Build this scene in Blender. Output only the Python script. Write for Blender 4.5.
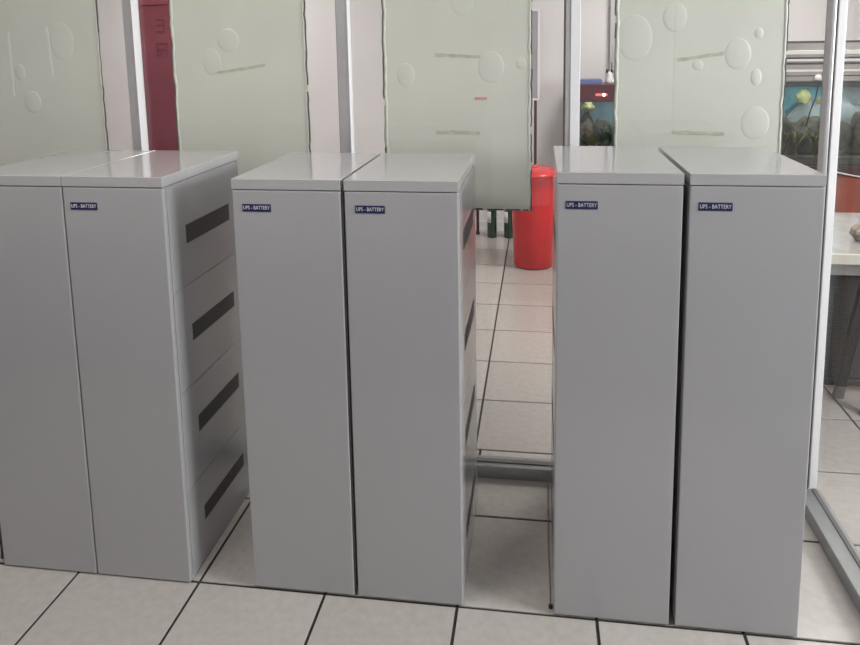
import bpy, bmesh, math, random
from mathutils import Vector, Matrix
random.seed(7)
for o in list(bpy.data.objects): bpy.data.objects.remove(o, do_unlink=True)
SC = bpy.context.scene
COL = SC.collection

# ------------------------------------------------------------------ camera
CAM = Vector((1.30739, -1.79962, 1.62018))
RT = Vector((0.990992, 0.133198, -0.013890)); UP = Vector((-0.004734, 0.138498, 0.990351)); FW = Vector((-0.133837, 0.981365, -0.137881))
cd = bpy.data.cameras.new('camera'); cam = bpy.data.objects.new('camera', cd); COL.objects.link(cam)
cd.sensor_width = 36.0; cd.lens = 690.5 / 860 * 36.0
cd.shift_x = (430 - 446.52) / 860; cd.shift_y = (143.42 - 322.5) / 860
cd.clip_start = 0.05
cam.matrix_world = Matrix(((RT.x, UP.x, -FW.x, CAM.x), (RT.y, UP.y, -FW.y, CAM.y), (RT.z, UP.z, -FW.z, CAM.z), (0, 0, 0, 1)))
SC.camera = cam
# ------------------------------------------------------------------ world, lights, exposure
w = bpy.data.worlds.new('world'); SC.world = w; w.use_nodes = True
bg = w.node_tree.nodes['Background']; bg.inputs[0].default_value = (0.85, 0.92, 1.0, 1); bg.inputs[1].default_value = 0.6
SC.view_settings.view_transform = 'Standard'; SC.view_settings.look = 'None'
SC.view_settings.gamma = 1.0; SC.view_settings.exposure = -0.03; SC.view_settings.use_curve_mapping = False

def area(name, loc, rot, sx, sy, watts, col):
    l = bpy.data.lights.new(name, 'AREA'); l.shape = 'RECTANGLE'; l.size = sx; l.size_y = sy; l.energy = watts; l.color = col
    o = bpy.data.objects.new(name, l); COL.objects.link(o); o.location = loc; o.rotation_euler = rot
    return o
CEIL = 2.75
REAR = -3.9
XL, XR, YF = -3.2, 4.6, 4.2
WIN = (-1.35, -0.1, 1.4, 2.5)                # window in the right-hand wall: y0, y1, z0, z1
area('window_daylight', (XR - 0.005, (WIN[0] + WIN[1]) / 2, (WIN[2] + WIN[3]) / 2), (math.radians(90), 0, math.radians(90)), WIN[1] - WIN[0], WIN[3] - WIN[2] , 152, (0.96, 0.98, 1.0))
ADDED_LAMPS = [(0.1, -0.72, 15.5), (-1.4, 3.1, 22), (2.7, 2.6, 50)]     # unseen ceiling lamps added for brightness: x, y, watts

# ------------------------------------------------------------------ helpers
def new_mat(name, col, rough=0.5, metal=0.0, noise=0.0, nscale=20.0, bump=0.0, bscale=200.0, spec=0.5, coat=0.0, coat_rough=0.05):
    m = bpy.data.materials.new(name); m.use_nodes = True
    nt = m.node_tree; b = nt.nodes['Principled BSDF']
    b.inputs['Base Color'].default_value = (*col, 1); b.inputs['Roughness'].default_value = rough
    b.inputs['Metallic'].default_value = metal; b.inputs['Specular IOR Level'].default_value = spec
    b.inputs['Coat Weight'].default_value = coat; b.inputs['Coat Roughness'].default_value = coat_rough
    tc = nt.nodes.new('ShaderNodeTexCoord')
    if noise > 0:
        n = nt.nodes.new('ShaderNodeTexNoise'); n.inputs['Scale'].default_value = nscale; n.inputs['Detail'].default_value = 5
        nt.links.new(tc.outputs['Object'], n.inputs['Vector'])
        r = nt.nodes.new('ShaderNodeValToRGB'); r.color_ramp.elements[0].position = 0.3; r.color_ramp.elements[1].position = 0.7
        r.color_ramp.elements[0].color = (*[c * (1 - noise) for c in col], 1); r.color_ramp.elements[1].color = (*[min(1, c * (1 + noise)) for c in col], 1)
        nt.links.new(n.outputs['Fac'], r.inputs[0]); nt.links.new(r.outputs[0], b.inputs['Base Color'])
    if bump > 0:
        n2 = nt.nodes.new('ShaderNodeTexNoise'); n2.inputs['Scale'].default_value = bscale; n2.inputs['Detail'].default_value = 3
        nt.links.new(tc.outputs['Object'], n2.inputs['Vector'])
        bp = nt.nodes.new('ShaderNodeBump'); bp.inputs['Strength'].default_value = bump; bp.inputs['Distance'].default_value = 0.002
        nt.links.new(n2.outputs['Fac'], bp.inputs['Height']); nt.links.new(bp.outputs[0], b.inputs['Normal'])
    return m

def glass_mat(name, tint=(0.985, 0.99, 0.985), ior=1.5, boost=1.0):
    m = bpy.data.materials.new(name); m.use_nodes = True; nt = m.node_tree; nt.nodes.clear()
    out = nt.nodes.new('ShaderNodeOutputMaterial'); mx = nt.nodes.new('ShaderNodeMixShader')
    tr = nt.nodes.new('ShaderNodeBsdfTransparent'); tr.inputs[0].default_value = (*tint, 1)
    gl = nt.nodes.new('ShaderNodeBsdfGlossy'); gl.inputs['Roughness'].default_value = 0.02
    fr = nt.nodes.new('ShaderNodeFresnel'); ge = nt.nodes.new('ShaderNodeNewGeometry'); mr = nt.nodes.new('ShaderNodeMapRange')
    mr.inputs['To Min'].default_value = ior; mr.inputs['To Max'].default_value = 1 / ior       # thin sheet: same reflectance from both faces
    nt.links.new(ge.outputs['Backfacing'], mr.inputs['Value']); nt.links.new(mr.outputs[0], fr.inputs['IOR'])
    nt.links.new(fr.outputs[0], mx.inputs[0]); nt.links.new(tr.outputs[0], mx.inputs[1]); nt.links.new(gl.outputs[0], mx.inputs[2])
    nt.links.new(mx.outputs[0], out.inputs[0])
    return m

def emit_mat(name, col, strength):
    m = bpy.data.materials.new(name); m.use_nodes = True; nt = m.node_tree
    b = nt.nodes['Principled BSDF']; b.inputs['Base Color'].default_value = (*col, 1)
    b.inputs['Emission Color'].default_value = (*col, 1); b.inputs['Emission Strength'].default_value = strength
    return m

def perf_mat(name, c0, c1, scale, rough=0.6):
    """fine perforated sheet: dark holes in a grid"""
    m = new_mat(name, c1, rough); nt = m.node_tree; b = nt.nodes['Principled BSDF']
    tc = nt.nodes['Texture Coordinate']
    v = nt.nodes.new('ShaderNodeTexVoronoi'); v.inputs['Scale'].default_value = scale; v.inputs['Randomness'].default_value = 0.0
    nt.links.new(tc.outputs['Object'], v.inputs['Vector'])
    r = nt.nodes.new('ShaderNodeValToRGB'); r.color_ramp.elements[0].position = 0.36; r.color_ramp.elements[1].position = 0.46
    r.color_ramp.elements[0].color = (*c0, 1); r.color_ramp.elements[1].color = (*c1, 1)
    nt.links.new(v.outputs['Distance'], r.inputs[0]); nt.links.new(r.outputs[0], b.inputs['Base Color'])
    return m

M = {}
M['paint'] = new_mat('grey_cabinet_paint', (0.395, 0.392, 0.404), 0.24, noise=0.012, nscale=3, bump=0.03, bscale=500, coat=0.3, coat_rough=0.08)
M['paint_lid'] = new_mat('grey_lid_paint', (0.43, 0.425, 0.43), 0.13, noise=0.015, nscale=5, coat=0.35, coat_rough=0.04)
M['dark_gap'] = new_mat('dark_gap', (0.012, 0.012, 0.013), 0.8)  # near-black colour stands in for shade inside narrow gaps
M['vent'] = perf_mat('perforated_vent', (0.012, 0.012, 0.013), (0.12, 0.115, 0.115), 260)
M['navy'] = new_mat('navy_plate', (0.010, 0.012, 0.075), 0.35, noise=0.1, nscale=60)
M['white_ink'] = new_mat('white_ink', (0.72, 0.72, 0.78), 0.5)
M['tile'] = new_mat('cream_tile', (0.465, 0.43, 0.40), 0.22, noise=0.06, nscale=38, bump=0.05, bscale=90, coat=0.1)
nt = M['tile'].node_tree                                                  # every tile a slightly different fired tone
b = nt.nodes['Principled BSDF']; src = b.inputs['Base Color'].links[0].from_socket
oi = nt.nodes.new('ShaderNodeObjectInfo'); mr = nt.nodes.new('ShaderNodeMapRange'); mr.inputs['To Min'].default_value = 0.94; mr.inputs['To Max'].default_value = 1.05
hs = nt.nodes.new('ShaderNodeHueSaturation'); nt.links.new(oi.outputs['Random'], mr.inputs['Value']); nt.links.new(mr.outputs[0], hs.inputs['Value'])
nt.links.new(src, hs.inputs['Color']); nt.links.new(hs.outputs[0], b.inputs['Base Color'])
M['grout'] = new_mat('dark_grout', (0.03, 0.028, 0.027), 0.9, noise=0.3, nscale=60)
M['wall'] = new_mat('white_wall', (0.755, 0.722, 0.722), 0.7, noise=0.015, nscale=4, bump=0.05, bscale=120)
M['ceiling'] = new_mat('white_ceiling', (0.78, 0.78, 0.77), 0.8, noise=0.01, nscale=6)
M['alu'] = new_mat('brushed_aluminium', (0.52, 0.51, 0.52), 0.38, metal=0.55, noise=0.03, nscale=40)
M['rail'] = new_mat('rail_aluminium', (0.36, 0.37, 0.37), 0.32, metal=0.7, noise=0.05, nscale=30)
M['pvc'] = new_mat('white_pvc', (0.80, 0.79, 0.80), 0.35, noise=0.01, nscale=8)
M['gasket'] = new_mat('dark_gasket', (0.15, 0.15, 0.155), 0.6)
M['glass'] = glass_mat('window_glass')
M['side_glass'] = glass_mat('side_window_glass', ior=1.15)
M['tank_glass'] = glass_mat('tank_glass', (0.93, 0.97, 0.96))
M['sheet'] = new_mat('pale_green_sheet', (0.74, 0.735, 0.67), 0.38, noise=0.03, nscale=5, bump=0.04, bscale=25)
M['bubble'] = new_mat('bubble_film', (0.755, 0.75, 0.69), 0.32, noise=0.02, nscale=9)
M['tape'] = new_mat('yellowed_tape', (0.57, 0.57, 0.48), 0.4, noise=0.22, nscale=45)
M['pale_tape'] = new_mat('pale_tape', (0.80, 0.80, 0.77), 0.35, noise=0.08, nscale=45)
M['edge'] = new_mat('clear_edge_film', (0.76, 0.765, 0.69), 0.3, noise=0.12, nscale=25)
M['edge_dark'] = new_mat('dirty_edge_line', (0.10, 0.105, 0.095), 0.7, noise=0.5, nscale=40)
M['red_plastic'] = new_mat('red_plastic', (0.62, 0.035, 0.04), 0.27, noise=0.06, nscale=8, coat=0.2)
M['banner'] = new_mat('burgundy_cloth', (0.185, 0.030, 0.050), 0.75, noise=0.08, nscale=10, bump=0.2, bscale=300)
M['banner_band'] = new_mat('burgundy_band', (0.23, 0.045, 0.068), 0.75, noise=0.08, nscale=10)
M['banner_ink'] = new_mat('dark_red_ink', (0.155, 0.024, 0.042), 0.8)
M['bottle'] = new_mat('green_bottle_glass', (0.006, 0.045, 0.022), 0.12, noise=0.1, nscale=10, coat=0.4)
M['paper'] = new_mat('white_paper', (0.72, 0.68, 0.68), 0.7, noise=0.05, nscale=60)
M['cap'] = new_mat('dull_metal_cap', (0.35, 0.33, 0.22), 0.4, metal=0.8)
M['board'] = new_mat('grey_board', (0.36, 0.35, 0.36), 0.4, noise=0.05, nscale=6)
M['maroon_metal'] = new_mat('maroon_metal', (0.06, 0.014, 0.018), 0.4)
M['maroon_hood'] = new_mat('maroon_hood_plastic', (0.075, 0.012, 0.022), 0.35, noise=0.1, nscale=14)
M['blue_strip'] = new_mat('blue_plastic', (0.10, 0.14, 0.33), 0.4)
M['led_red'] = emit_mat('red_led', (1.0, 0.07, 0.05), 2.2)
M['led_white'] = emit_mat('white_led', (1.0, 0.95, 0.75), 5.0)
M['tank_lamp'] = emit_mat('tank_lamp', (0.95, 0.98, 1.0), 2.5)  # glow of the lamp tubes added inside the tanks
M['hood'] = new_mat('grey_hood_metal', (0.24, 0.215, 0.195), 0.4, metal=0.3, noise=0.1, nscale=10)
M['hood_light'] = new_mat('pale_hood_strip', (0.66, 0.64, 0.60), 0.35)
M['black'] = new_mat('black_plastic', (0.016, 0.016, 0.017), 0.45, noise=0.2, nscale=20)
M['backdrop'] = new_mat('tank_backdrop_blue', (0.20, 0.50, 0.58), 0.6, noise=0.2, nscale=7)
M['backdrop_dim'] = new_mat('tank_backdrop_slate', (0.20, 0.32, 0.38), 0.6, noise=0.3, nscale=9)
M['yellow'] = new_mat('yellow_coral', (0.26, 0.26, 0.11), 0.7, noise=0.35, nscale=30, bump=0.5, bscale=60)
M['red_coral'] = new_mat('red_coral', (0.36, 0.07, 0.07), 0.7, noise=0.3, nscale=30)
M['rock'] = new_mat('tank_rock', (0.085, 0.078, 0.055), 0.85, noise=0.75, nscale=26, bump=1.0, bscale=45)
M['weed'] = new_mat('tank_weed', (0.045, 0.10, 0.04), 0.6, noise=0.5, nscale=25)
M['weed_yellow'] = new_mat('tank_weed_yellow', (0.30, 0.27, 0.07), 0.6, noise=0.4, nscale=25)
M['gravel'] = new_mat('gravel', (0.07, 0.06, 0.045), 0.9, noise=0.6, nscale=90, bump=0.8, bscale=110)
M['water_grey'] = new_mat('pale_tank_panel', (0.30, 0.33, 0.33), 0.4, noise=0.08, nscale=10)
M['redwood'] = new_mat('orange_red_stand', (0.36, 0.095, 0.055), 0.45, noise=0.15, nscale=12)
M['dark_rim'] = new_mat('dark_maroon_rim', (0.05, 0.018, 0.016), 0.5, noise=0.4, nscale=14)
M['white_stand'] = new_mat('white_stand', (0.66, 0.65, 0.66), 0.5, noise=0.03, nscale=10)
M['marble'] = new_mat('grey_marble', (0.33, 0.31, 0.29), 0.25, noise=0.22, nscale=9, coat=0.2)
M['cream'] = new_mat('cream_edge', (0.56, 0.53, 0.46), 0.45)
M['mesh'] = perf_mat('black_mesh', (0.003, 0.003, 0.004), (0.05, 0.05, 0.054), 110)
M['dark_leg'] = new_mat('dark_grey_leg', (0.018, 0.018, 0.021), 0.4, metal=0.4)
M['leg_tip'] = new_mat('grey_leg_tip', (0.16, 0.155, 0.15), 0.5)
M['shell'] = new_mat('white_brown_shell', (0.46, 0.38, 0.30), 0.4, noise=0.7, nscale=18)
M['cable_grey'] = new_mat('grey_cable', (0.2, 0.19, 0.195), 0.5)
M['white_cable'] = new_mat('white_cable', (0.7, 0.68, 0.66), 0.5)
M['pink'] = new_mat('pink_sticker', (0.75, 0.36, 0.34), 0.5)  # pink of an LED reflection painted as a flat patch
M['lamp'] = emit_mat('lamp_diffuser', (1.0, 0.97, 0.93), 4.0)  # glowing panel of the added ceiling lamps

def link(name, bm, mat, parent=None, smooth=False):
    me = bpy.data.meshes.new(name); bm.normal_update(); bm.to_mesh(me); bm.free()
    me.materials.append(mat if not isinstance(mat, str) else M[mat])
    if smooth:
        for p in me.polygons: p.use_smooth = True
    o = bpy.data.objects.new(name, me); COL.objects.link(o)
    if parent: o.parent = parent
    return o

def box(bm, x0, x1, y0, y1, z0, z1, bev=0.0, seg=2):
    vs = [bm.verts.new((x, y, z)) for x in (x0, x1) for y in (y0, y1) for z in (z0, z1)]
    fs = [bm.faces.new([vs[i] for i in q]) for q in ((0, 1, 3, 2), (4, 6, 7, 5), (0, 4, 5, 1), (2, 3, 7, 6), (0, 2, 6, 4), (1, 5, 7, 3))]
    bmesh.ops.recalc_face_normals(bm, faces=fs)
    if bev > 0:
        es = list({e for f in fs for e in f.edges})
        bmesh.ops.bevel(bm, geom=es, offset=bev, segments=seg, profile=0.5, affect='EDGES')

def bx(name, mat, parent, x0, x1, y0, y1, z0, z1, bev=0.0, seg=2):
    bm = bmesh.new(); box(bm, x0, x1, y0, y1, z0, z1, bev, seg)
    return link(name, bm, mat, parent)

def lathe(name, mat, parent, prof, n=32, loc=(0, 0, 0), sq=(1, 1)):
    bm = bmesh.new(); rings = []
    for r, z in prof:
        rings.append([bm.verts.new((loc[0] + r * sq[0] * math.cos(2 * math.pi * i / n), loc[1] + r * sq[1] * math.sin(2 * math.pi * i / n), loc[2] + z)) for i in range(n)])
    for a, c in zip(rings, rings[1:]):
        for i in range(n): bm.faces.new((a[i], a[(i + 1) % n], c[(i + 1) % n], c[i]))
    bm.faces.new(list(reversed(rings[0]))); bm.faces.new(rings[-1])
    bmesh.ops.recalc_face_normals(bm, faces=bm.faces[:])
    return link(name, bm, mat, parent, True)

def tube(name, mat, parent, pts, r, n=8):
    bm = bmesh.new(); rings = []
    pts = [Vector(p) for p in pts]
    for i, p in enumerate(pts):
        t = (pts[min(i + 1, len(pts) - 1)] - pts[max(i - 1, 0)]).normalized()
        a = t.orthogonal().normalized() if i == 0 else (a - t * a.dot(t)).normalized()
        c = t.cross(a)
        rr = r[i] if isinstance(r, (list, tuple)) else r
        rings.append([bm.verts.new(p + a * rr * math.cos(2 * math.pi * k / n) + c * rr * math.sin(2 * math.pi * k / n)) for k in range(n)])
    for a0, c0 in zip(rings, rings[1:]):
        for k in range(n): bm.faces.new((a0[k], a0[(k + 1) % n], c0[(k + 1) % n], c0[k]))
    bm.faces.new(list(reversed(rings[0]))); bm.faces.new(rings[-1])
    bmesh.ops.recalc_face_normals(bm, faces=bm.faces[:])
    return link(name, bm, mat, parent, True)

def bar(name, mat, parent, p0, p1, wx, wy, bev=0.002):
    """a flat bar from p0 to p1, cross-section wx by wy kept level"""
    p0, p1 = Vector(p0), Vector(p1)
    bm = bmesh.new(); vs = []
    for p in (p0, p1):
        vs += [bm.verts.new(p + Vector((sx * wx / 2, sy * wy / 2, 0))) for sx, sy in ((-1, -1), (1, -1), (1, 1), (-1, 1))]
    bm.faces.new(vs[:4]); bm.faces.new(vs[4:])
    for i in range(4): bm.faces.new((vs[i], vs[(i + 1) % 4], vs[4 + (i + 1) % 4], vs[4 + i]))
    bmesh.ops.recalc_face_normals(bm, faces=bm.faces[:])
    if bev: bmesh.ops.bevel(bm, geom=bm.edges[:], offset=bev, segments=1, affect='EDGES')
    return link(name, bm, mat, parent)

def empty(name, loc, label=None, cat=None, group=None, kind=None):
    o = bpy.data.objects.new(name, None); COL.objects.link(o); o.location = loc; o.empty_display_size = 0.1
    return tag(o, label, cat, group, kind)
def tag(o, label=None, cat=None, group=None, kind=None):
    if label: o['label'] = label
    if cat: o['category'] = cat
    if group: o['group'] = group
    if kind: o['kind'] = kind
    return o
def struct(name, mat, *a):
    return tag(bx(name, mat, None, *a), kind='structure')

def text_part(name, body, mat, parent, loc, size, depth, sx=1.0):
    c = bpy.data.curves.new(name, 'FONT'); c.body = body; c.size = size; c.extrude = depth; c.align_x = 'CENTER'; c.align_y = 'CENTER'; c.space_character = 1.05
    t = bpy.data.objects.new(name, c); COL.objects.link(t)
    dg = bpy.context.evaluated_depsgraph_get()
    me = bpy.data.meshes.new_from_object(t.evaluated_get(dg))
    bpy.data.objects.remove(t, do_unlink=True)
    me.transform(Matrix.Translation(loc) @ Matrix.Rotation(math.radians(90), 4, 'X') @ Matrix.Diagonal((sx, 1, 1, 1)))
    me.materials.clear(); me.materials.append(M[mat])
    o = bpy.data.objects.new(name, me); COL.objects.link(o); o.parent = parent
    return o

# ------------------------------------------------------------------ the setting
T = 0.4; GX = -0.1256; GROUT = 0.0090
floor = struct('floor', 'grout', XL, XR, REAR, YF, -0.10, -0.004)
bm = bmesh.new(); box(bm, GROUT / 2, T - GROUT / 2, GROUT / 2, T - GROUT / 2, -0.02, 0, 0.0012, 1)
tile0 = link('tile', bm, 'tile', floor)
first = True
YP = 0.65                                     # middle of the glass partition
for j in range(-3, 11):
    for i in range(-8, 12):
        off = -0.022 if j >= 2 else 0.0
        x = GX + i * T + off; y = j * T
        if x < XL or x + T > XR: continue
        if y < 0 and (x < -1.4 or x > 3.4): continue
        o = tile0 if first else tile0.copy()
        if not first: COL.objects.link(o); o.parent = floor
        first = False; o.location = (x, y, 0)
        if j == 10: o.scale.y = 0.49
struct('wall_far', 'wall', XL, XR, YF, YF + 0.12, 0, CEIL)
struct('wall_left', 'wall', XL - 0.12, XL, REAR, YF, 0, CEIL)
bm = bmesh.new()
for a in ((REAR, WIN[0], 0, CEIL), (WIN[1], YF, 0, CEIL), (WIN[0], WIN[1], 0, WIN[2]), (WIN[0], WIN[1], WIN[3], CEIL)): box(bm, XR, XR + 0.12, a[0], a[1], a[2], a[3])
tag(link('wall_right', bm, 'wall'), kind='structure')
bm = bmesh.new()
for y in (WIN[0], (WIN[0] + WIN[1]) / 2 - 0.02, WIN[1] - 0.04): box(bm, XR - 0.04, XR - 0.01, y, y + 0.04, WIN[2], WIN[3])
for z in (WIN[2], WIN[3] - 0.04): box(bm, XR - 0.04, XR - 0.01, WIN[0], WIN[1], z, z + 0.04)
tag(link('window_1', bm, 'pvc'), kind='structure')
struct('ceiling', 'ceiling', XL, XR, REAR, YF, CEIL, CEIL + 0.1)
struct('wall_rear', 'wall', XL, XR, REAR - 0.15, REAR, 0, CEIL)
struct('trim_1', 'alu', 1.885, 1.955, YF - 0.05, YF, 0, CEIL)          # grey upright strip on the far wall
bm = bmesh.new(); box(bm, XL, XR, YF - 0.012, YF, 0, 0.08)
tag(link('baseboard_far', bm, 'wall'), kind='structure')

# glass partition: bottom rail, posts, panes
RY0, RY1, RH = 0.615, 0.685, 0.05
CX0, CX1 = 2.2380, 2.2860; CM = 2.2605; PB = 0.657
part = empty('wall_partition', (0, 0, 0), kind='structure')
r = bx('bottom_rail', 'rail', part, -1.95, CX0, RY0, RY1, 0, RH, 0.003)
bx('rail_groove', 'gasket', part, -1.95, CX0, RY0 + 0.024, RY1 - 0.024, RH - 0.001, RH + 0.004)
posts = [(-1.90, -1.868, -1.835), (-1.075, -1.043, -1.01), (-0.2252, -0.1890, -0.1850), (0.5880, 0.6280, 0.6320), (1.3930, 1.4100, 1.4430)]
for (a, b_, c) in posts:
    p = bx('post', 'alu', part, a, b_, 0.614, PB, RH, CEIL, 0.002)
    bx('gasket', 'gasket', p, a - 0.005, a, 0.628, PB - 0.003, RH, CEIL)
    bx('cover_strip', 'pvc', p, b_, c, 0.611, PB, RH, CEIL, 0.002)
edges = [-1.95] + [v for a, b_, c in posts for v in (a, c)] + [CX0]
for x0, x1 in zip(edges[0::2], edges[1::2]):
    if x1 - x0 > 0.2: bx('glass_pane', 'glass', part, x0, x1, YP - 0.004, YP + 0.002, RH, CEIL - 0.001)
side = empty('wall_partition_side', (CX0, 0, 0), kind='structure')
side.location = (0, 0, 0)
p = bx('corner_post', 'alu', side, CX0, CM - 0.003, 0.612, PB, 0, CEIL, 0.006)
bx('gasket', 'gasket', p, CM - 0.003, CM, 0.618, PB, 0, CEIL)
bx('cover_strip', 'pvc', p, CM, CX1, 0.609, PB, RH, CEIL, 0.002)
bx('bottom_rail', 'rail', side, 2.218, 2.295, -1.9, RY0 - 0.008, 0, RH, 0.003)
bx('rail_groove', 'gasket', side, 2.268, 2.282, -1.9, RY0 - 0.010, RH - 0.001, RH + 0.004)
bx('glass_pane', 'side_glass', side, CX1 - 0.010, CX1 - 0.005, -1.85, RY0 - 0.008, RH, CEIL - 0.001)
bx('post', 'alu', side, 2.225, 2.280, -1.9, -1.85, RH, CEIL, 0.002)

# ------------------------------------------------------------------ battery cabinets
VENTS = [(1.045, 1.102), (0.737, 0.791), (0.437, 0.491), (0.135, 0.184)]
SEAMS = [0.919, 0.604, 0.291]
def cabinet(x0, x1, yf, H, D, label, px0=0.023, drop=0.0975):
    W = x1 - x0
    root = empty('battery_cabinet', (x0, yf, 0), label, 'cabinet', 'grey battery cabinets standing in pairs before the glass')
    LID = 0.030; g = 0.002
    # body: core with front edge frame
    bx('body', 'paint', root, 0.003, W - 0.003, 0.020, D - 0.003, 0.0, H - LID - g, 0.002)
    bx('lid_gap', 'dark_gap', root, 0.006, W - 0.006, 0.008, D - 0.008, H - LID - g, H - LID + 0.001)  # dark slab paints the shadow line under the lid
    d = bx('door', 'paint', root, 0.001, W - 0.001, 0.0, 0.019, 0.004, H - LID - g, 0.0035, 3)
    # lid: shallow cap with rounded edges
    bx('lid', 'paint_lid', root, 0.0, W, -0.001, D, H - LID, H, 0.0016, 2)
    # side panels, four on each flank, each with a vent
    zs = [0.012] + SEAMS[::-1] + [H - LID - 0.006]
    for s in (0, 1):
        xa, xb = (0.0, 0.0032) if s == 0 else (W - 0.0032, W)
        for k in range(4):
            pz = bx('side_panel', 'paint', root, xa, xb, 0.0195, D - 0.012, zs[k] + 0.0012, zs[k + 1] - 0.0012, 0.0008, 1)
            v0, v1 = VENTS[3 - k]
            xo = (-0.0006, 0.0004) if s == 0 else (W - 0.0004, W + 0.0006)
            bx('vent', 'vent', pz, xo[0], xo[1], 0.111, 0.402, v0, v1)
    # name plate with lettering
    pw, ph = 0.083, 0.0215; pz0 = H - drop
    n = bx('name_plate', 'navy', root, px0, px0 + pw, -0.0016, 0.0006, pz0, pz0 + ph, 0.0004, 1)
    tag(n, 'small navy name plate with white lettering')
    text_part('lettering', 'UPS - BATTERY', 'white_ink', n, (px0 + pw / 2, -0.0018, pz0 + ph / 2), 0.0150, 0.0003, 0.74)
    return root
D = 0.486
cabinet(-0.3804, -0.0588, -0.012, 1.2685, D + 0.015, 'grey metal battery cabinet cut by the left picture edge, outer one of its pair')
cabinet(-0.0572, 0.2530, -0.012, 1.2685, D + 0.015, 'grey battery cabinet showing four dark vents on its flank, below the burgundy banner')
cabinet(0.4530, 0.7672, -0.0020, 1.2653, D, 'grey battery cabinet, left one of the middle pair', 0.030, 0.0925)
cabinet(0.7765, 1.0923, -0.0020, 1.2653, D, 'grey battery cabinet, right one of the middle pair, beside the open gap', 0.031, 0.0915)
cabinet(1.3521, 1.6735, -0.0010, 1.2930, D, 'grey battery cabinet in front of the red plastic bin, left one of its pair')
cabinet(1.6880, 2.0150, -0.0010, 1.2930, D, 'grey battery cabinet nearest the side glass partition, rightmost of all', 0.023, 0.0960)

# cables on the floor
c = empty('cable', (1.345, 0.03, 0.0), 'thin grey cable on the floor along the cabinet beside the red bin', 'cable')
tube('cable_run', 'cable_grey', c, [(0.0, 0.0, 0.003), (-0.001, 0.12, 0.003), (-0.004, 0.26, 0.003), (-0.003, 0.40, 0.003), (-0.001, 0.56, 0.003)], 0.0018)
lathe('plug', 'black', c, [(0.003, 0.0), (0.006, 0.001), (0.0065, 0.008), (0.004, 0.011)], 12, (0, -0.004, 0))
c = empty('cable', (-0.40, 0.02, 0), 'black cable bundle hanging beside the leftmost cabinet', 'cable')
tube('cable_run', 'black', c, [(0.006, -0.01, 0.012), (0.002, 0.0, 0.05), (-0.002, 0.004, 0.3), (-0.001, 0.004, 0.7), (0.0, 0.006, 1.15)], [0.011, 0.012, 0.011, 0.010, 0.010], 10)  # black tube fills in for the dark gap left of the cabinet
tube('cable_run', 'cable_grey', c, [(-0.022, -0.01, 0.008), (-0.022, 0.0, 0.06), (-0.024, 0.004, 0.3), (-0.022, 0.004, 0.8), (-0.022, 0.004, 1.12)], 0.007, 10)

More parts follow.
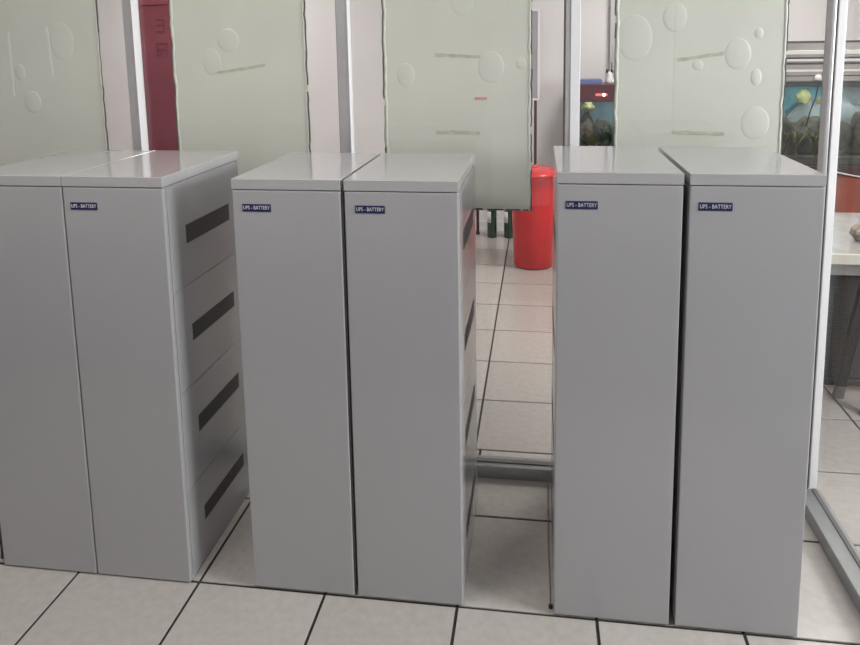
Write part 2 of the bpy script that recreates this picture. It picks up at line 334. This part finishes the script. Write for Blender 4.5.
# ------------------------------------------------------------------ pale sheets stuck to the panes
def sheet(x0, x1, z0, z1, label, bubbles, tapes, seed, led_glints=(), tape='tape'):
    rnd = random.Random(seed)
    yb = YP + 0.0060                                    # front face, just behind the glass
    root = empty('poster_sheet', (x0, yb, z0), label, 'poster', 'pale green sheets stuck to the glass')
    W, Hh = x1 - x0, z1 - z0
    # body with slightly irregular outline and wall thickness
    n = 36; L = []; Rr = []
    for i in range(n + 1):
        z = Hh * i / n
        L.append((0.0015 * rnd.random() + 0.0025 * math.sin(i * .9 + seed) * (rnd.random() > .6), z)); Rr.append((W - 0.0015 * rnd.random() - 0.0025 * (rnd.random() > .75), z))
    bm = bmesh.new(); out = L + Rr[::-1]
    f = bm.faces.new([bm.verts.new((x, 0, z)) for x, z in out]); 
    e = bmesh.ops.extrude_face_region(bm, geom=[f]); bmesh.ops.translate(bm, verts=[v for v in e['geom'] if isinstance(v, bmesh.types.BMVert)], vec=(0, 0.003, 0))
    bmesh.ops.triangulate(bm, faces=[q for q in bm.faces if len(q.verts) > 4]); bmesh.ops.recalc_face_normals(bm, faces=bm.faces[:])
    link('sheet', bm, 'sheet', root)
    # loose clear margin and dirty dark line down both long edges
    for s in (0, 1):
        e0 = L if s == 0 else Rr; sg = 1 if s == 0 else -1
        bm = bmesh.new(); prev = None; wob = 0.0
        for i, (x, z) in enumerate(e0):
            wob = 0.6 * wob + 0.4 * rnd.uniform(-1, 1)
            w_ = 0.008 + 0.004 * wob
            cur = [bm.verts.new((x + sg * 0.003, -0.0015, z)), bm.verts.new((x + sg * (0.003 + w_ * .5), -0.0030, z)), bm.verts.new((x + sg * (0.003 + w_), -0.0004, z))]
            if prev:
                for a in (0, 1): bm.faces.new((prev[a], prev[a + 1], cur[a + 1], cur[a]))
            prev = cur
        bmesh.ops.recalc_face_normals(bm, faces=bm.faces[:]); bmesh.ops.solidify(bm, geom=bm.faces[:], thickness=-0.0004)
        link('loose_margin', bm, 'edge', root, True)
        bm = bmesh.new(); i = 0
        while i < n:
            k = rnd.randint(2, 6); j = min(n, i + k)
            hw = rnd.choice((0.0008, 0.0014, 0.0022, 0.003))
            for q in range(i, j):
                x, z = e0[q]; xx, zz = e0[q + 1]
                vs = [bm.verts.new(v) for v in ((x - hw, -0.0018, z), (x + hw, -0.0018, z), (xx + hw, -0.0018, zz), (xx - hw, -0.0018, zz),
                                                (x - hw, 0.0005, z), (x + hw, 0.0005, z), (xx + hw, 0.0005, zz), (xx - hw, 0.0005, zz))]
                for qd in ((0, 1, 2, 3), (7, 6, 5, 4), (0, 3, 7, 4), (1, 5, 6, 2), (0, 4, 5, 1), (3, 2, 6, 7)): bm.faces.new([vs[t_] for t_ in qd])
            i = j + (1 if rnd.random() < .3 else 0)
        bmesh.ops.recalc_face_normals(bm, faces=bm.faces[:])
        tag(link('edge_line', bm, 'edge_dark', root), kind='stuff')
    # dirty lower hem
    bm = bmesh.new(); x = 0.004
    while x < W - 0.03:
        l = rnd.uniform(0.01, 0.06); box(bm, x, min(x + l, W - 0.004), -0.0016, 0.0004, 0.001, 0.001 + rnd.uniform(0.002, 0.007)); x += l + rnd.uniform(0.004, 0.02)
    tag(link('lower_hem', bm, 'edge_dark', root), kind='stuff')
    # air bubbles: low domes
    for bxp, bz, rx, rz in bubbles:
        bm = bmesh.new(); rings = []; N = 28; K = 5
        for k in range(K + 1):
            t = k / K; rad = math.cos(t * math.pi / 2); h = 0.0030 * math.sin(t * math.pi / 2)
            if k == K: top = bm.verts.new((bxp - x0, -h, bz - z0)); break
            rings.append([bm.verts.new((bxp - x0 + rx * rad * math.cos(2 * math.pi * i / N), 0.0006 - h, bz - z0 + rz * rad * math.sin(2 * math.pi * i / N))) for i in range(N)])
        for a, c_ in zip(rings, rings[1:]):
            for i in range(N): bm.faces.new((a[i], a[(i + 1) % N], c_[(i + 1) % N], c_[i]))
        for i in range(N): bm.faces.new((rings[-1][i], rings[-1][(i + 1) % N], top))
        bm.faces.new(rings[0][::-1]); bmesh.ops.recalc_face_normals(bm, faces=bm.faces[:])
        link('air_bubble', bm, 'bubble', root, True)
    for (ax, az, cx_, cz_, th) in tapes:
        a = Vector((ax - x0, 0, az - z0)); c_ = Vector((cx_ - x0, 0, cz_ - z0)); d = (c_ - a); ln = d.length; d.normalize(); u = Vector((-d.z, 0, d.x))
        bm = bmesh.new(); K = 10; top_ = []; bot = []
        for k in range(K + 1):
            pnt = a + d * ln * k / K; o1 = th / 2 * rnd.uniform(.7, 1.1); o2 = th / 2 * rnd.uniform(.7, 1.1)
            top_.append(pnt + u * o1); bot.append(pnt - u * o2)
        f = bm.faces.new([bm.verts.new((v.x, -0.0012, v.z)) for v in bot + top_[::-1]])
        e = bmesh.ops.extrude_face_region(bm, geom=[f]); bmesh.ops.translate(bm, verts=[v for v in e['geom'] if isinstance(v, bmesh.types.BMVert)], vec=(0, 0.0014, 0))
        bmesh.ops.recalc_face_normals(bm, faces=bm.faces[:])
        link('tape_strip', bm, tape, root)
    for (mat, sx0, sx1, sz0, sz1) in led_glints:
        bx('sticker', mat, root, sx0 - x0, sx1 - x0, -0.0015, 0.0, sz0 - z0, sz1 - z0)  # flat patches painting the reflection of a glowing LED
    return root

def on_y(u, v, y=YP + 0.006):
    """pixel -> point on the glass plane"""
    d = FW + RT * ((u - 446.52) / 690.5) - UP * ((v - 143.42) / 690.5)
    p = CAM + d * ((y - CAM.y) / d.y); return p.x, p.z
def bub(u, v, ru, rv):
    x, z = on_y(u, v); return (x, z, ru * 0.0037, rv * 0.0037)
def tp(u0, v0, u1, v1, th): a = on_y(u0, v0); b_ = on_y(u1, v1); return (*a, *b_, th)
ZB, ZT = 1.030, 1.95
x_ = on_y(102.5, 75)[0]
sheet(x_ - 0.54, x_, ZB, ZT, 'pale green sheet on the glass behind the leftmost cabinet', [bub(62, 42, 14, 20), bub(33, 102, 10, 12), bub(20, 72, 6, 9)],
      [tp(8, 32, 14, 96, 0.010), tp(46, 27, 53, 78, 0.010)], 3, (), 'pale_tape')
sheet(on_y(173.5, 75)[0], on_y(307.5, 75)[0], ZB, ZT, 'pale green sheet with one long tape strip, right of the burgundy banner', [bub(212, 62, 10, 14), bub(228, 40, 12, 12)],
      [tp(216, 73, 266, 65, 0.011)], 5)
sheet(on_y(383.5, 75)[0], on_y(532, 75)[0], ZB, ZT, 'pale green sheet whose lower edge ends before the red bin', [bub(462, 0, 12, 15), bub(406, 75, 9, 12), bub(491, 67, 13, 16), bub(521, 63, 5, 6)],
      [tp(435, 55, 480, 57, 0.013), tp(436, 132, 480, 133, 0.014)], 8,
      [('pink', on_y(475, 98)[0], on_y(487, 98)[0], on_y(480, 100)[1], on_y(480, 97)[1]), ('white_ink', on_y(473.5, 98)[0], on_y(475.5, 98)[0], on_y(474, 100)[1], on_y(474, 97)[1])])  # LED glint on the glass, painted pink with a white dot
sheet(on_y(614.5, 75)[0], on_y(785.5, 75)[0], ZB, ZT, 'pale green sheet with many air bubbles behind the right pair', [bub(635, 38, 16, 22), bub(675, 17, 11, 14), bub(738, 54, 12, 15), bub(755, 123, 13, 16), bub(698, 65, 5, 5), bub(756, 77, 5, 8), bub(759, 33, 4, 5)],
      [tp(677, 60, 726, 53, 0.013), tp(672, 132, 724, 134, 0.014)], 11)

# ------------------------------------------------------------------ the room behind the glass
# red plastic bin with lid
t = empty('plastic_bin', (1.264, 3.235, 0), 'tall red plastic bin with domed lid on the tiled floor', 'bin')
lathe('barrel', 'red_plastic', t, [(0.132, 0.0), (0.142, 0.006), (0.146, 0.02), (0.156, 0.30), (0.165, 0.58), (0.168, 0.665), (0.174, 0.668), (0.174, 0.682), (0.164, 0.684)], 48)
l = lathe('lid', 'red_plastic', t, [(0.172, 0.684), (0.180, 0.684), (0.181, 0.704), (0.176, 0.712), (0.166, 0.716), (0.158, 0.728), (0.130, 0.738), (0.060, 0.742), (0.01, 0.743)], 48)
lathe('knob', 'red_plastic', l, [(0.040, 0.741), (0.038, 0.748), (0.030, 0.752), (0.005, 0.753)], 24)
for sg in (-1, 1):
    bx('handle', 'red_plastic', t, sg * 0.165 - 0.012, sg * 0.165 + 0.012, -0.035, 0.035, 0.62, 0.64, 0.004)

# two green bottles
def bottle(x, y, label):
    o = empty('glass_bottle', (x, y, 0), label, 'bottle', 'green bottles by the far wall')
    lathe('bottle_body', 'bottle', o, [(0.037, 0.0), (0.041, 0.004), (0.041, 0.235), (0.039, 0.255), (0.028, 0.29), (0.017, 0.315), (0.0135, 0.355), (0.0145, 0.357), (0.0145, 0.37), (0.01, 0.372)], 24)
    bm = bmesh.new(); N = 12; r0 = 0.0420; pr = None                       # label wraps the left half
    for i in range(N + 1):
        a = math.radians(150 + 112 * i / N)
        cur = [bm.verts.new((r0 * math.cos(a), r0 * math.sin(a), z)) for z in (0.135, 0.232)]
        if pr: bm.faces.new((pr[0], cur[0], cur[1], pr[1]))
        pr = cur
    bmesh.ops.recalc_face_normals(bm, faces=bm.faces[:]); bmesh.ops.solidify(bm, geom=bm.faces[:], thickness=0.0006)
    link('paper_label', bm, 'paper', o, True)
    lathe('cap', 'cap', o, [(0.015, 0.368), (0.0155, 0.370), (0.0155, 0.381), (0.005, 0.383)], 20)
bottle(0.905, 3.965, 'dark green glass bottle standing free on the far floor')
bottle(1.048, 3.965, 'dark green glass bottle half hidden by the red bin')

# display board on maroon legs
t = empty('display_board', (1.04, 4.05, 0), 'narrow grey display board on thin maroon legs by the far wall', 'board')
b = bx('panel', 'board', t, -0.245, 0.245, -0.008, 0.008, 1.185, 1.905)
for a in ((-0.262, -0.245, 1.168, 1.922), (0.245, 0.262, 1.168, 1.922), (-0.245, 0.245, 1.168, 1.185), (-0.245, 0.245, 1.905, 1.922)):
    bx('frame', 'pvc', t, a[0], a[1], -0.014, 0.014, a[2], a[3], 0.001, 1)
for x in (-0.2650, 0.2300):
    l = bx('leg', 'maroon_metal', t, x - 0.012, x + 0.012, -0.012, 0.012, 0.02, 1.168, 0.002)
    bx('foot', 'maroon_metal', l, x - 0.016, x + 0.016, -0.016, 0.016, 0.0, 0.02, 0.003)

# burgundy banner on the far wall
t = empty('wall_banner', (-1.75, YF - 0.002, 0.2), 'burgundy hanging banner with faint dark characters on the far wall', 'banner')
bm = bmesh.new(); K = 24; rows = []
for z in (0.0, 0.6, 1.2, 1.84):
    rows.append([(-0.62 + 1.24 * k / K, -0.012 - 0.004 * math.sin(k * 0.8 + z), z) for k in range(K + 1)])
vv = [[bm.verts.new(p) for p in r_] for r_ in rows]
for a, c in zip(vv, vv[1:]):
    for k in range(K): bm.faces.new((a[k], a[k + 1], c[k + 1], c[k]))
bmesh.ops.recalc_face_normals(bm, faces=bm.faces[:]); bmesh.ops.solidify(bm, geom=bm.faces[:], thickness=0.003)
link('cloth', bm, 'banner', t, True)
bx('header_band', 'banner_band', t, -0.62, 0.62, -0.024, -0.006, 1.84, 2.3, 0.003)
for cz, strokes in ((1.66, ((-0.04, 0.04, 0.04, 0.055), (0.025, 0.04, -0.005, 0.04), (-0.03, 0.04, -0.01, 0.004), (0.025, 0.04, -0.055, -0.01), (-0.045, 0.03, -0.07, -0.055))),
                    (1.44, ((-0.055, -0.04, -0.07, 0.06), (0.045, 0.06, -0.07, 0.06), (-0.04, 0.045, 0.045, 0.06), (-0.04, 0.045, -0.01, 0.004), (-0.015, 0.0, -0.09, -0.02)))):
    for a in strokes: bx('character_stroke', 'banner_ink', t, -0.375 + a[0], -0.375 + a[1], -0.0195, -0.0165, cz + a[2], cz + a[3])

# ---- aquarium with maroon hood
def plant(parent, mat, x, y, z, h, n, spread, seed):
    rnd = random.Random(seed); bm = bmesh.new()
    for i in range(n):
        a = rnd.uniform(0, 2 * math.pi); r1 = rnd.uniform(.3, 1) * spread; hh = h * rnd.uniform(.6, 1.05); wd = rnd.uniform(.006, .012)
        side_ = Vector((-math.sin(a), math.cos(a), 0)); prev = None
        for k in range(6):
            t_ = k / 5; c_ = Vector((x + math.cos(a) * r1 * t_ ** 1.8, y + math.sin(a) * r1 * .5 * t_ ** 1.8, z + hh * (t_ - .25 * t_ ** 3)))
            ww = wd * (1 - abs(2 * t_ - .8) ** 2 * .45) * (1.0 if k < 5 else .2)
            cur = [bm.verts.new(c_ - side_ * ww), bm.verts.new(c_ + side_ * ww)]
            if prev: bm.faces.new((prev[0], prev[1], cur[1], cur[0]))
            prev = cur
    bmesh.ops.solidify(bm, geom=bm.faces[:], thickness=0.001)
    return link('water_plant', bm, mat, parent, True)
def rock(parent, x, y, z, sx, sy, sz, seed, mat='rock'):
    rnd = random.Random(seed); bm = bmesh.new(); bmesh.ops.create_icosphere(bm, subdivisions=3, radius=1)
    ph = [rnd.uniform(0, 6) for _ in range(6)]
    for v in bm.verts:
        c_ = v.co.copy(); k = 1 + .16 * math.sin(3 * c_.x + ph[0]) + .14 * math.sin(4 * c_.y + ph[1]) + .13 * math.sin(5 * c_.z + ph[2]) + .08 * math.sin(9 * c_.x + 7 * c_.z + ph[3])
        v.co = Vector((x + c_.x * sx * k, y + c_.y * sy * k, max(z - 0.025, z + c_.z * sz * k)))
    return link('rock', bm, mat, parent, True)
def tank(x0, x1, y0, y1, z0, z1, root):
    g = 0.006
    bx('glass_front', 'tank_glass', root, x0, x1, y0, y0 + g, z0, z1)
    bx('glass_side', 'tank_glass', root, x0, x0 + g, y0 + g, y1 - g, z0, z1)
    bx('glass_side', 'tank_glass', root, x1 - g, x1, y0 + g, y1 - g, z0, z1)
    bx('base_plate', 'black', root, x0, x1, y0, y1, z0 - 0.012, z0)

AX0, AX1, AY0, AY1 = 1.60, 2.42, 3.72, 4.08
t = empty('aquarium_stand', (1.60, 3.72, 0), 'white cabinet stand under the maroon-hooded aquarium', 'stand')
bx('body', 'white_stand', t, -0.02, 0.84, -0.01, 0.38, 0.03, 0.755, 0.004)
for i in range(2):
    d = bx('door', 'white_stand', t, 0.0 + i * 0.412, 0.405 + i * 0.412, -0.025, -0.012, 0.06, 0.74, 0.003)
    bx('handle', 'alu', d, (0.385 if i == 0 else 0.425), (0.395 if i == 0 else 0.435), -0.038, -0.025, 0.38, 0.5, 0.002)
bx('plinth', 'black', t, 0.0, 0.82, 0.01, 0.36, 0, 0.03)
t = empty('aquarium', (0, 0, 0), 'planted aquarium with maroon hood and glowing red display', 'aquarium')
tank(AX0, AX1, AY0, AY1, 0.768, 1.205, t)
bx('backdrop', 'backdrop_dim', t, AX0 + 0.006, AX1 - 0.006, AY1 - 0.006, AY1, 0.768, 1.205)
bx('lamp_tube', 'tank_lamp', t, AX0 + 0.08, AX1 - 0.08, 3.83, 3.86, 1.19, 1.203)
area('tank_light', (2.0, 3.845, 1.188), (0, 0, 0), 0.66, 0.03, 0.9, (0.95, 0.98, 1.0))  # unseen lamp added to brighten the tank under its hood
bx('gravel_bed', 'gravel', t, AX0 + 0.006, AX1 - 0.006, AY0 + 0.006, AY1 - 0.006, 0.768, 0.81)
for k, (x, y, sx, sz) in enumerate(((1.66, 3.86, .07, .20), (1.80, 3.95, .11, .17), (2.0, 3.92, .12, .17), (2.22, 3.92, .12, .15), (1.70, 3.98, .06, .33))): rock(t, x, y, 0.83, sx, 0.08, sz, 20 + k)
rock(t, 1.685, 3.80, 0.965, 0.022, 0.02, 0.025, 31, 'red_coral')
rock(t, 1.69, 3.90, 1.12, 0.05, 0.04, 0.05, 32, 'yellow')
for k, (m_, x, y, h, n_, s_) in enumerate((('weed_yellow', 1.70, 3.77, .20, 26, .10), ('weed_yellow', 1.74, 3.77, .13, 16, .08), ('weed', 1.86, 3.79, .26, 46, .12), ('weed', 1.80, 3.78, .22, 36, .10), ('weed', 1.98, 3.80, .22, 24, .10), ('weed', 1.66, 3.79, .16, 20, .07), ('weed', 2.2, 3.8, .2, 20, .12))): plant(t, m_, x, y, 0.80, h, n_, s_, 40 + k)
bx('hood_lip', 'maroon_hood', t, AX0 - 0.01, AX1 + 0.01, AY0 - 0.010, AY0 - 0.002, 1.180, 1.207)  # lip added to hide the bright lamp tube
h = bx('hood', 'maroon_hood', t, AX0 - 0.01, AX1 + 0.01, AY0 - 0.01, AY1 + 0.01, 1.205, 1.318, 0.006)
bx('display', 'led_red', h, 1.740, 1.797, AY0 - 0.0125, AY0 - 0.0095, 1.228, 1.244)
bx('display', 'led_red', h, 1.808, 1.827, AY0 - 0.0125, AY0 - 0.0095, 1.228, 1.244)
bx('indicator', 'led_white', h, 1.793, 1.811, AY0 - 0.0135, AY0 - 0.0095, 1.225, 1.247, 0.002)
tag(bx('blue_box', 'blue_strip', None, 1.60, 1.79, 3.75, 3.95, 1.318, 1.352, 0.004), 'flat blue box lying on the maroon aquarium hood', 'box')
t = empty('figurine', (1.852, 3.80, 1.318), 'small black and white figurine on the maroon aquarium hood', 'ornament')
lathe('figurine_body', 'paper', t, [(0.028, 0.0), (0.034, 0.012), (0.034, 0.035), (0.022, 0.055), (0.024, 0.07), (0.018, 0.088), (0.006, 0.095)], 20)
for sx in (-1, 1): lathe('ear', 'black', t, [(0.008, 0.082), (0.012, 0.09), (0.010, 0.108), (0.003, 0.114)], 12, (sx * 0.018, 0, 0))
tube('antenna', 'black', t, [(0.012, 0, 0.09), (0.016, 0, 0.13), (0.012, 0, 0.165)], 0.004)

# ---- larger aquarium with grey hood
BX0, BX1, BY0, BY1 = 2.58, 3.95, 2.62, 3.10
t = empty('aquarium_stand', (2.58, 2.62, 0), 'orange-red wooden stand under the larger aquarium', 'stand')
bx('body', 'redwood', t, -0.02, 1.39, 0.0, 0.49, 0.05, 0.872, 0.004)
bx('top_rim', 'dark_rim', t, -0.022, 1.392, -0.018, 0.492, 0.815, 0.8725, 0.002)
for i in range(3): bx('door', 'redwood', t, 0.0 + i * 0.462, 0.455 + i * 0.462, -0.014, 0.0, 0.08, 0.80, 0.003)
bx('plinth', 'black', t, 0.0, 1.37, 0.02, 0.47, 0, 0.05)
t = empty('aquarium', (0, 0, 0), 'large aquarium with striped grey hood, blue backdrop and dark rocks', 'aquarium')
tank(BX0, BX1, BY0, BY1, 0.885, 1.36, t)
bx('backdrop', 'backdrop', t, BX0 + 0.006, 3.30, BY1 - 0.006, BY1, 0.885, 1.36)
bx('backdrop', 'water_grey', t, 3.30, BX1 - 0.006, BY1 - 0.006, BY1, 0.885, 1.36)
bx('gravel_bed', 'gravel', t, BX0 + 0.006, BX1 - 0.006, BY0 + 0.006, BY1 - 0.006, 0.885, 0.925)
bx('lamp_tube', 'tank_lamp', t, BX0 + 0.08, BX1 - 0.08, 2.83, 2.86, 1.342, 1.354)
area('tank_light', (3.265, 2.845, 1.34), (0, 0, 0), 1.2, 0.03, 2.4, (0.95, 0.98, 1.0))  # added light to lift the blue backdrop, source not seen
for k, x in enumerate((2.78, 3.05, 3.3)): rock(t, x, 3.02, 0.95, 0.16, 0.05, 0.24, 90 + k, 'water_grey')
for k, (x, y, sx, sz) in enumerate(((2.68, 2.85, .10, .20), (2.84, 2.80, .11, .19), (2.98, 2.86, .12, .22), (3.16, 2.82, .11, .20), (3.34, 2.84, .12, .21), (3.55, 2.84, .13, .19), (3.76, 2.85, .12, .2))): rock(t, x, y, 0.945, sx, 0.11, sz, 60 + k)
rock(t, 3.00, 2.95, 1.255, 0.048, 0.03, 0.065, 71, 'yellow')
rock(t, 3.10, 2.97, 1.245, 0.016, 0.015, 0.02, 72, 'yellow')
for k, (m_, x, y, h_, n_, s_) in enumerate((('weed_yellow', 2.80, 2.68, .20, 14, .09), ('weed_yellow', 2.88, 2.68, .22, 18, .09), ('weed_yellow', 2.99, 2.68, .24, 18, .09), ('weed_yellow', 3.06, 2.68, .18, 14, .09), ('weed', 2.92, 2.72, .18, 14, .09), ('weed', 3.12, 2.72, .16, 12, .08), ('weed', 3.3, 2.72, .16, 12, .08))): plant(t, m_, x, y, 0.915, h_, n_, s_, 80 + k)
tube('air_tube', 'black', t, [(2.985, 2.66, 1.38), (2.975, 2.68, 1.28), (2.955, 2.70, 1.19), (2.945, 2.72, 1.10)], 0.004)
tube('air_tube', 'black', t, [(3.36, 2.66, 1.30), (3.30, 2.68, 1.22), (3.26, 2.70, 1.17)], 0.004)
h = bx('hood', 'hood', t, BX0 - 0.015, BX1 + 0.015, BY0 - 0.012, BY1 + 0.015, 1.385, 1.628, 0.005)
bx('black_rim', 'black', t, BX0 - 0.01, BX1 + 0.01, BY0 - 0.008, BY1 + 0.01, 1.355, 1.385, 0.002)
for (z0, z1, m_, pr) in ((1.548, 1.572, 'hood_light', .010), (1.522, 1.532, 'black', .006), (1.508, 1.521, 'hood_light', .007), (1.488, 1.500, 'black', .005), (1.445, 1.458, 'hood_light', .004), (1.418, 1.424, 'black', .004), (1.616, 1.628, 'black', .006)):
    bx('hood_strip', m_, h, BX0 - 0.017, BX1 + 0.017, BY0 - 0.012 - pr, BY0 - 0.008, z0, z1, 0.001, 1)
for x in (2.955, 3.39):
    lathe('latch', 'hood_light', h, [(0.022, 1.395), (0.024, 1.402), (0.016, 1.425), (0.006, 1.428)], 16, (x, BY0 - 0.014, 0))

# ---- desk beside the aquarium, with mesh modesty panel and splayed legs
t = empty('desk', (2.36, 1.25, 0), 'grey marble-topped desk with black mesh front panel beyond the glass', 'desk')
bx('desktop', 'marble', t, 0.0, 1.55, 0.012, 0.79, 0.685, 0.72, 0.003)
bx('edge_band', 'cream', t, -0.004, 1.555, 0.0, 0.014, 0.676, 0.722, 0.004)
bx('apron', 'rail', t, 0.04, 1.5, 0.06, 0.085, 0.61, 0.668, 0.002)
bx('apron_gap', 'dark_gap', t, 0.02, 1.52, 0.05, 0.74, 0.668, 0.685)  # dark slab paints the shadow below the desktop edge
p = bx('mesh_panel', 'mesh', t, 0.05, 1.48, 0.180, 0.190, 0.07, 0.66)
bx('panel_rail', 'black', p, 0.045, 1.485, 0.172, 0.198, 0.045, 0.075, 0.003)
for (a, b_) in (((0.31, 0.145, 0.0), (0.385, 0.10, 0.615)), ((0.36, -0.005, 0.0), (0.60, 0.035, 0.66)), ((1.25, 0.145, 0.0), (1.13, 0.08, 0.62)), ((1.25, 0.66, 0), (1.13, 0.60, 0.668)), ((0.36, 0.66, 0), (0.48, 0.60, 0.668))):
    l = bar('leg', 'dark_leg', t, Vector(a).lerp(Vector(b_), 0.10), b_, 0.044, 0.028)
    bar('leg_tip', 'leg_tip', l, a, Vector(a).lerp(Vector(b_), 0.10), 0.042, 0.028)
# shell ornament on the desk
t = empty('shell_ornament', (2.765, 1.49, 0.72), 'rounded brown and white shell ornament on the marble desk', 'ornament')
prof = []
for k in range(15):
    a = k / 14; prof.append((0.040 * (math.sin(math.pi * min(1, a * .93 + .07)) ** .7) * (1 + .07 * math.sin(a * 22)) + 0.002, 0.085 * a))
lathe('shell_body', 'shell', t, prof, 28, sq=(1.15, .95))
lathe('shell_lip', 'cream', t, [(0.012, 0.03), (0.024, 0.036), (0.022, 0.052), (0.008, 0.058)], 18, (-0.012, -0.030, 0.0))
# white cable hanging across the red stand
c = empty('cable', (2.95, 2.59, 0.86), 'white cable sagging across the orange-red stand', 'cable')
pts = []
for k in range(17):
    a = k / 16; pts.append((0.05 + 0.75 * a, 0.0, -0.06 * math.sin(math.pi * a) + 0.0))
tube('cable_run', 'white_cable', c, pts, 0.005)

# ------------------------------------------------------------------ added ceiling lamps, none in view
for i, (x, y, wt) in enumerate(ADDED_LAMPS):
    t = empty('ceiling_light', (x, y, CEIL), ['square ceiling light in the front room, before the cabinets', 'square ceiling light in the room behind the glass, left side', 'square ceiling light in the room behind the glass, above the aquarium'][i], 'light', 'ceiling lights')
    fr = bmesh.new()
    for a in ((-.62, .62, -.32, -.29), (-.62, .62, .29, .32), (-.62, -.59, -.29, .29), (.59, .62, -.29, .29)): box(fr, a[0], a[1], a[2], a[3], -0.03, 0)
    link('frame', fr, 'pvc', t)
    bx('diffuser', 'lamp', t, -.59, .59, -.29, .29, -0.012, -0.004)
    area('lamp_light', (x, y, CEIL - 0.035), (0, 0, 0), 1.15, 0.55, wt, (1.0, 0.97, 0.93))  # light of the added lamp
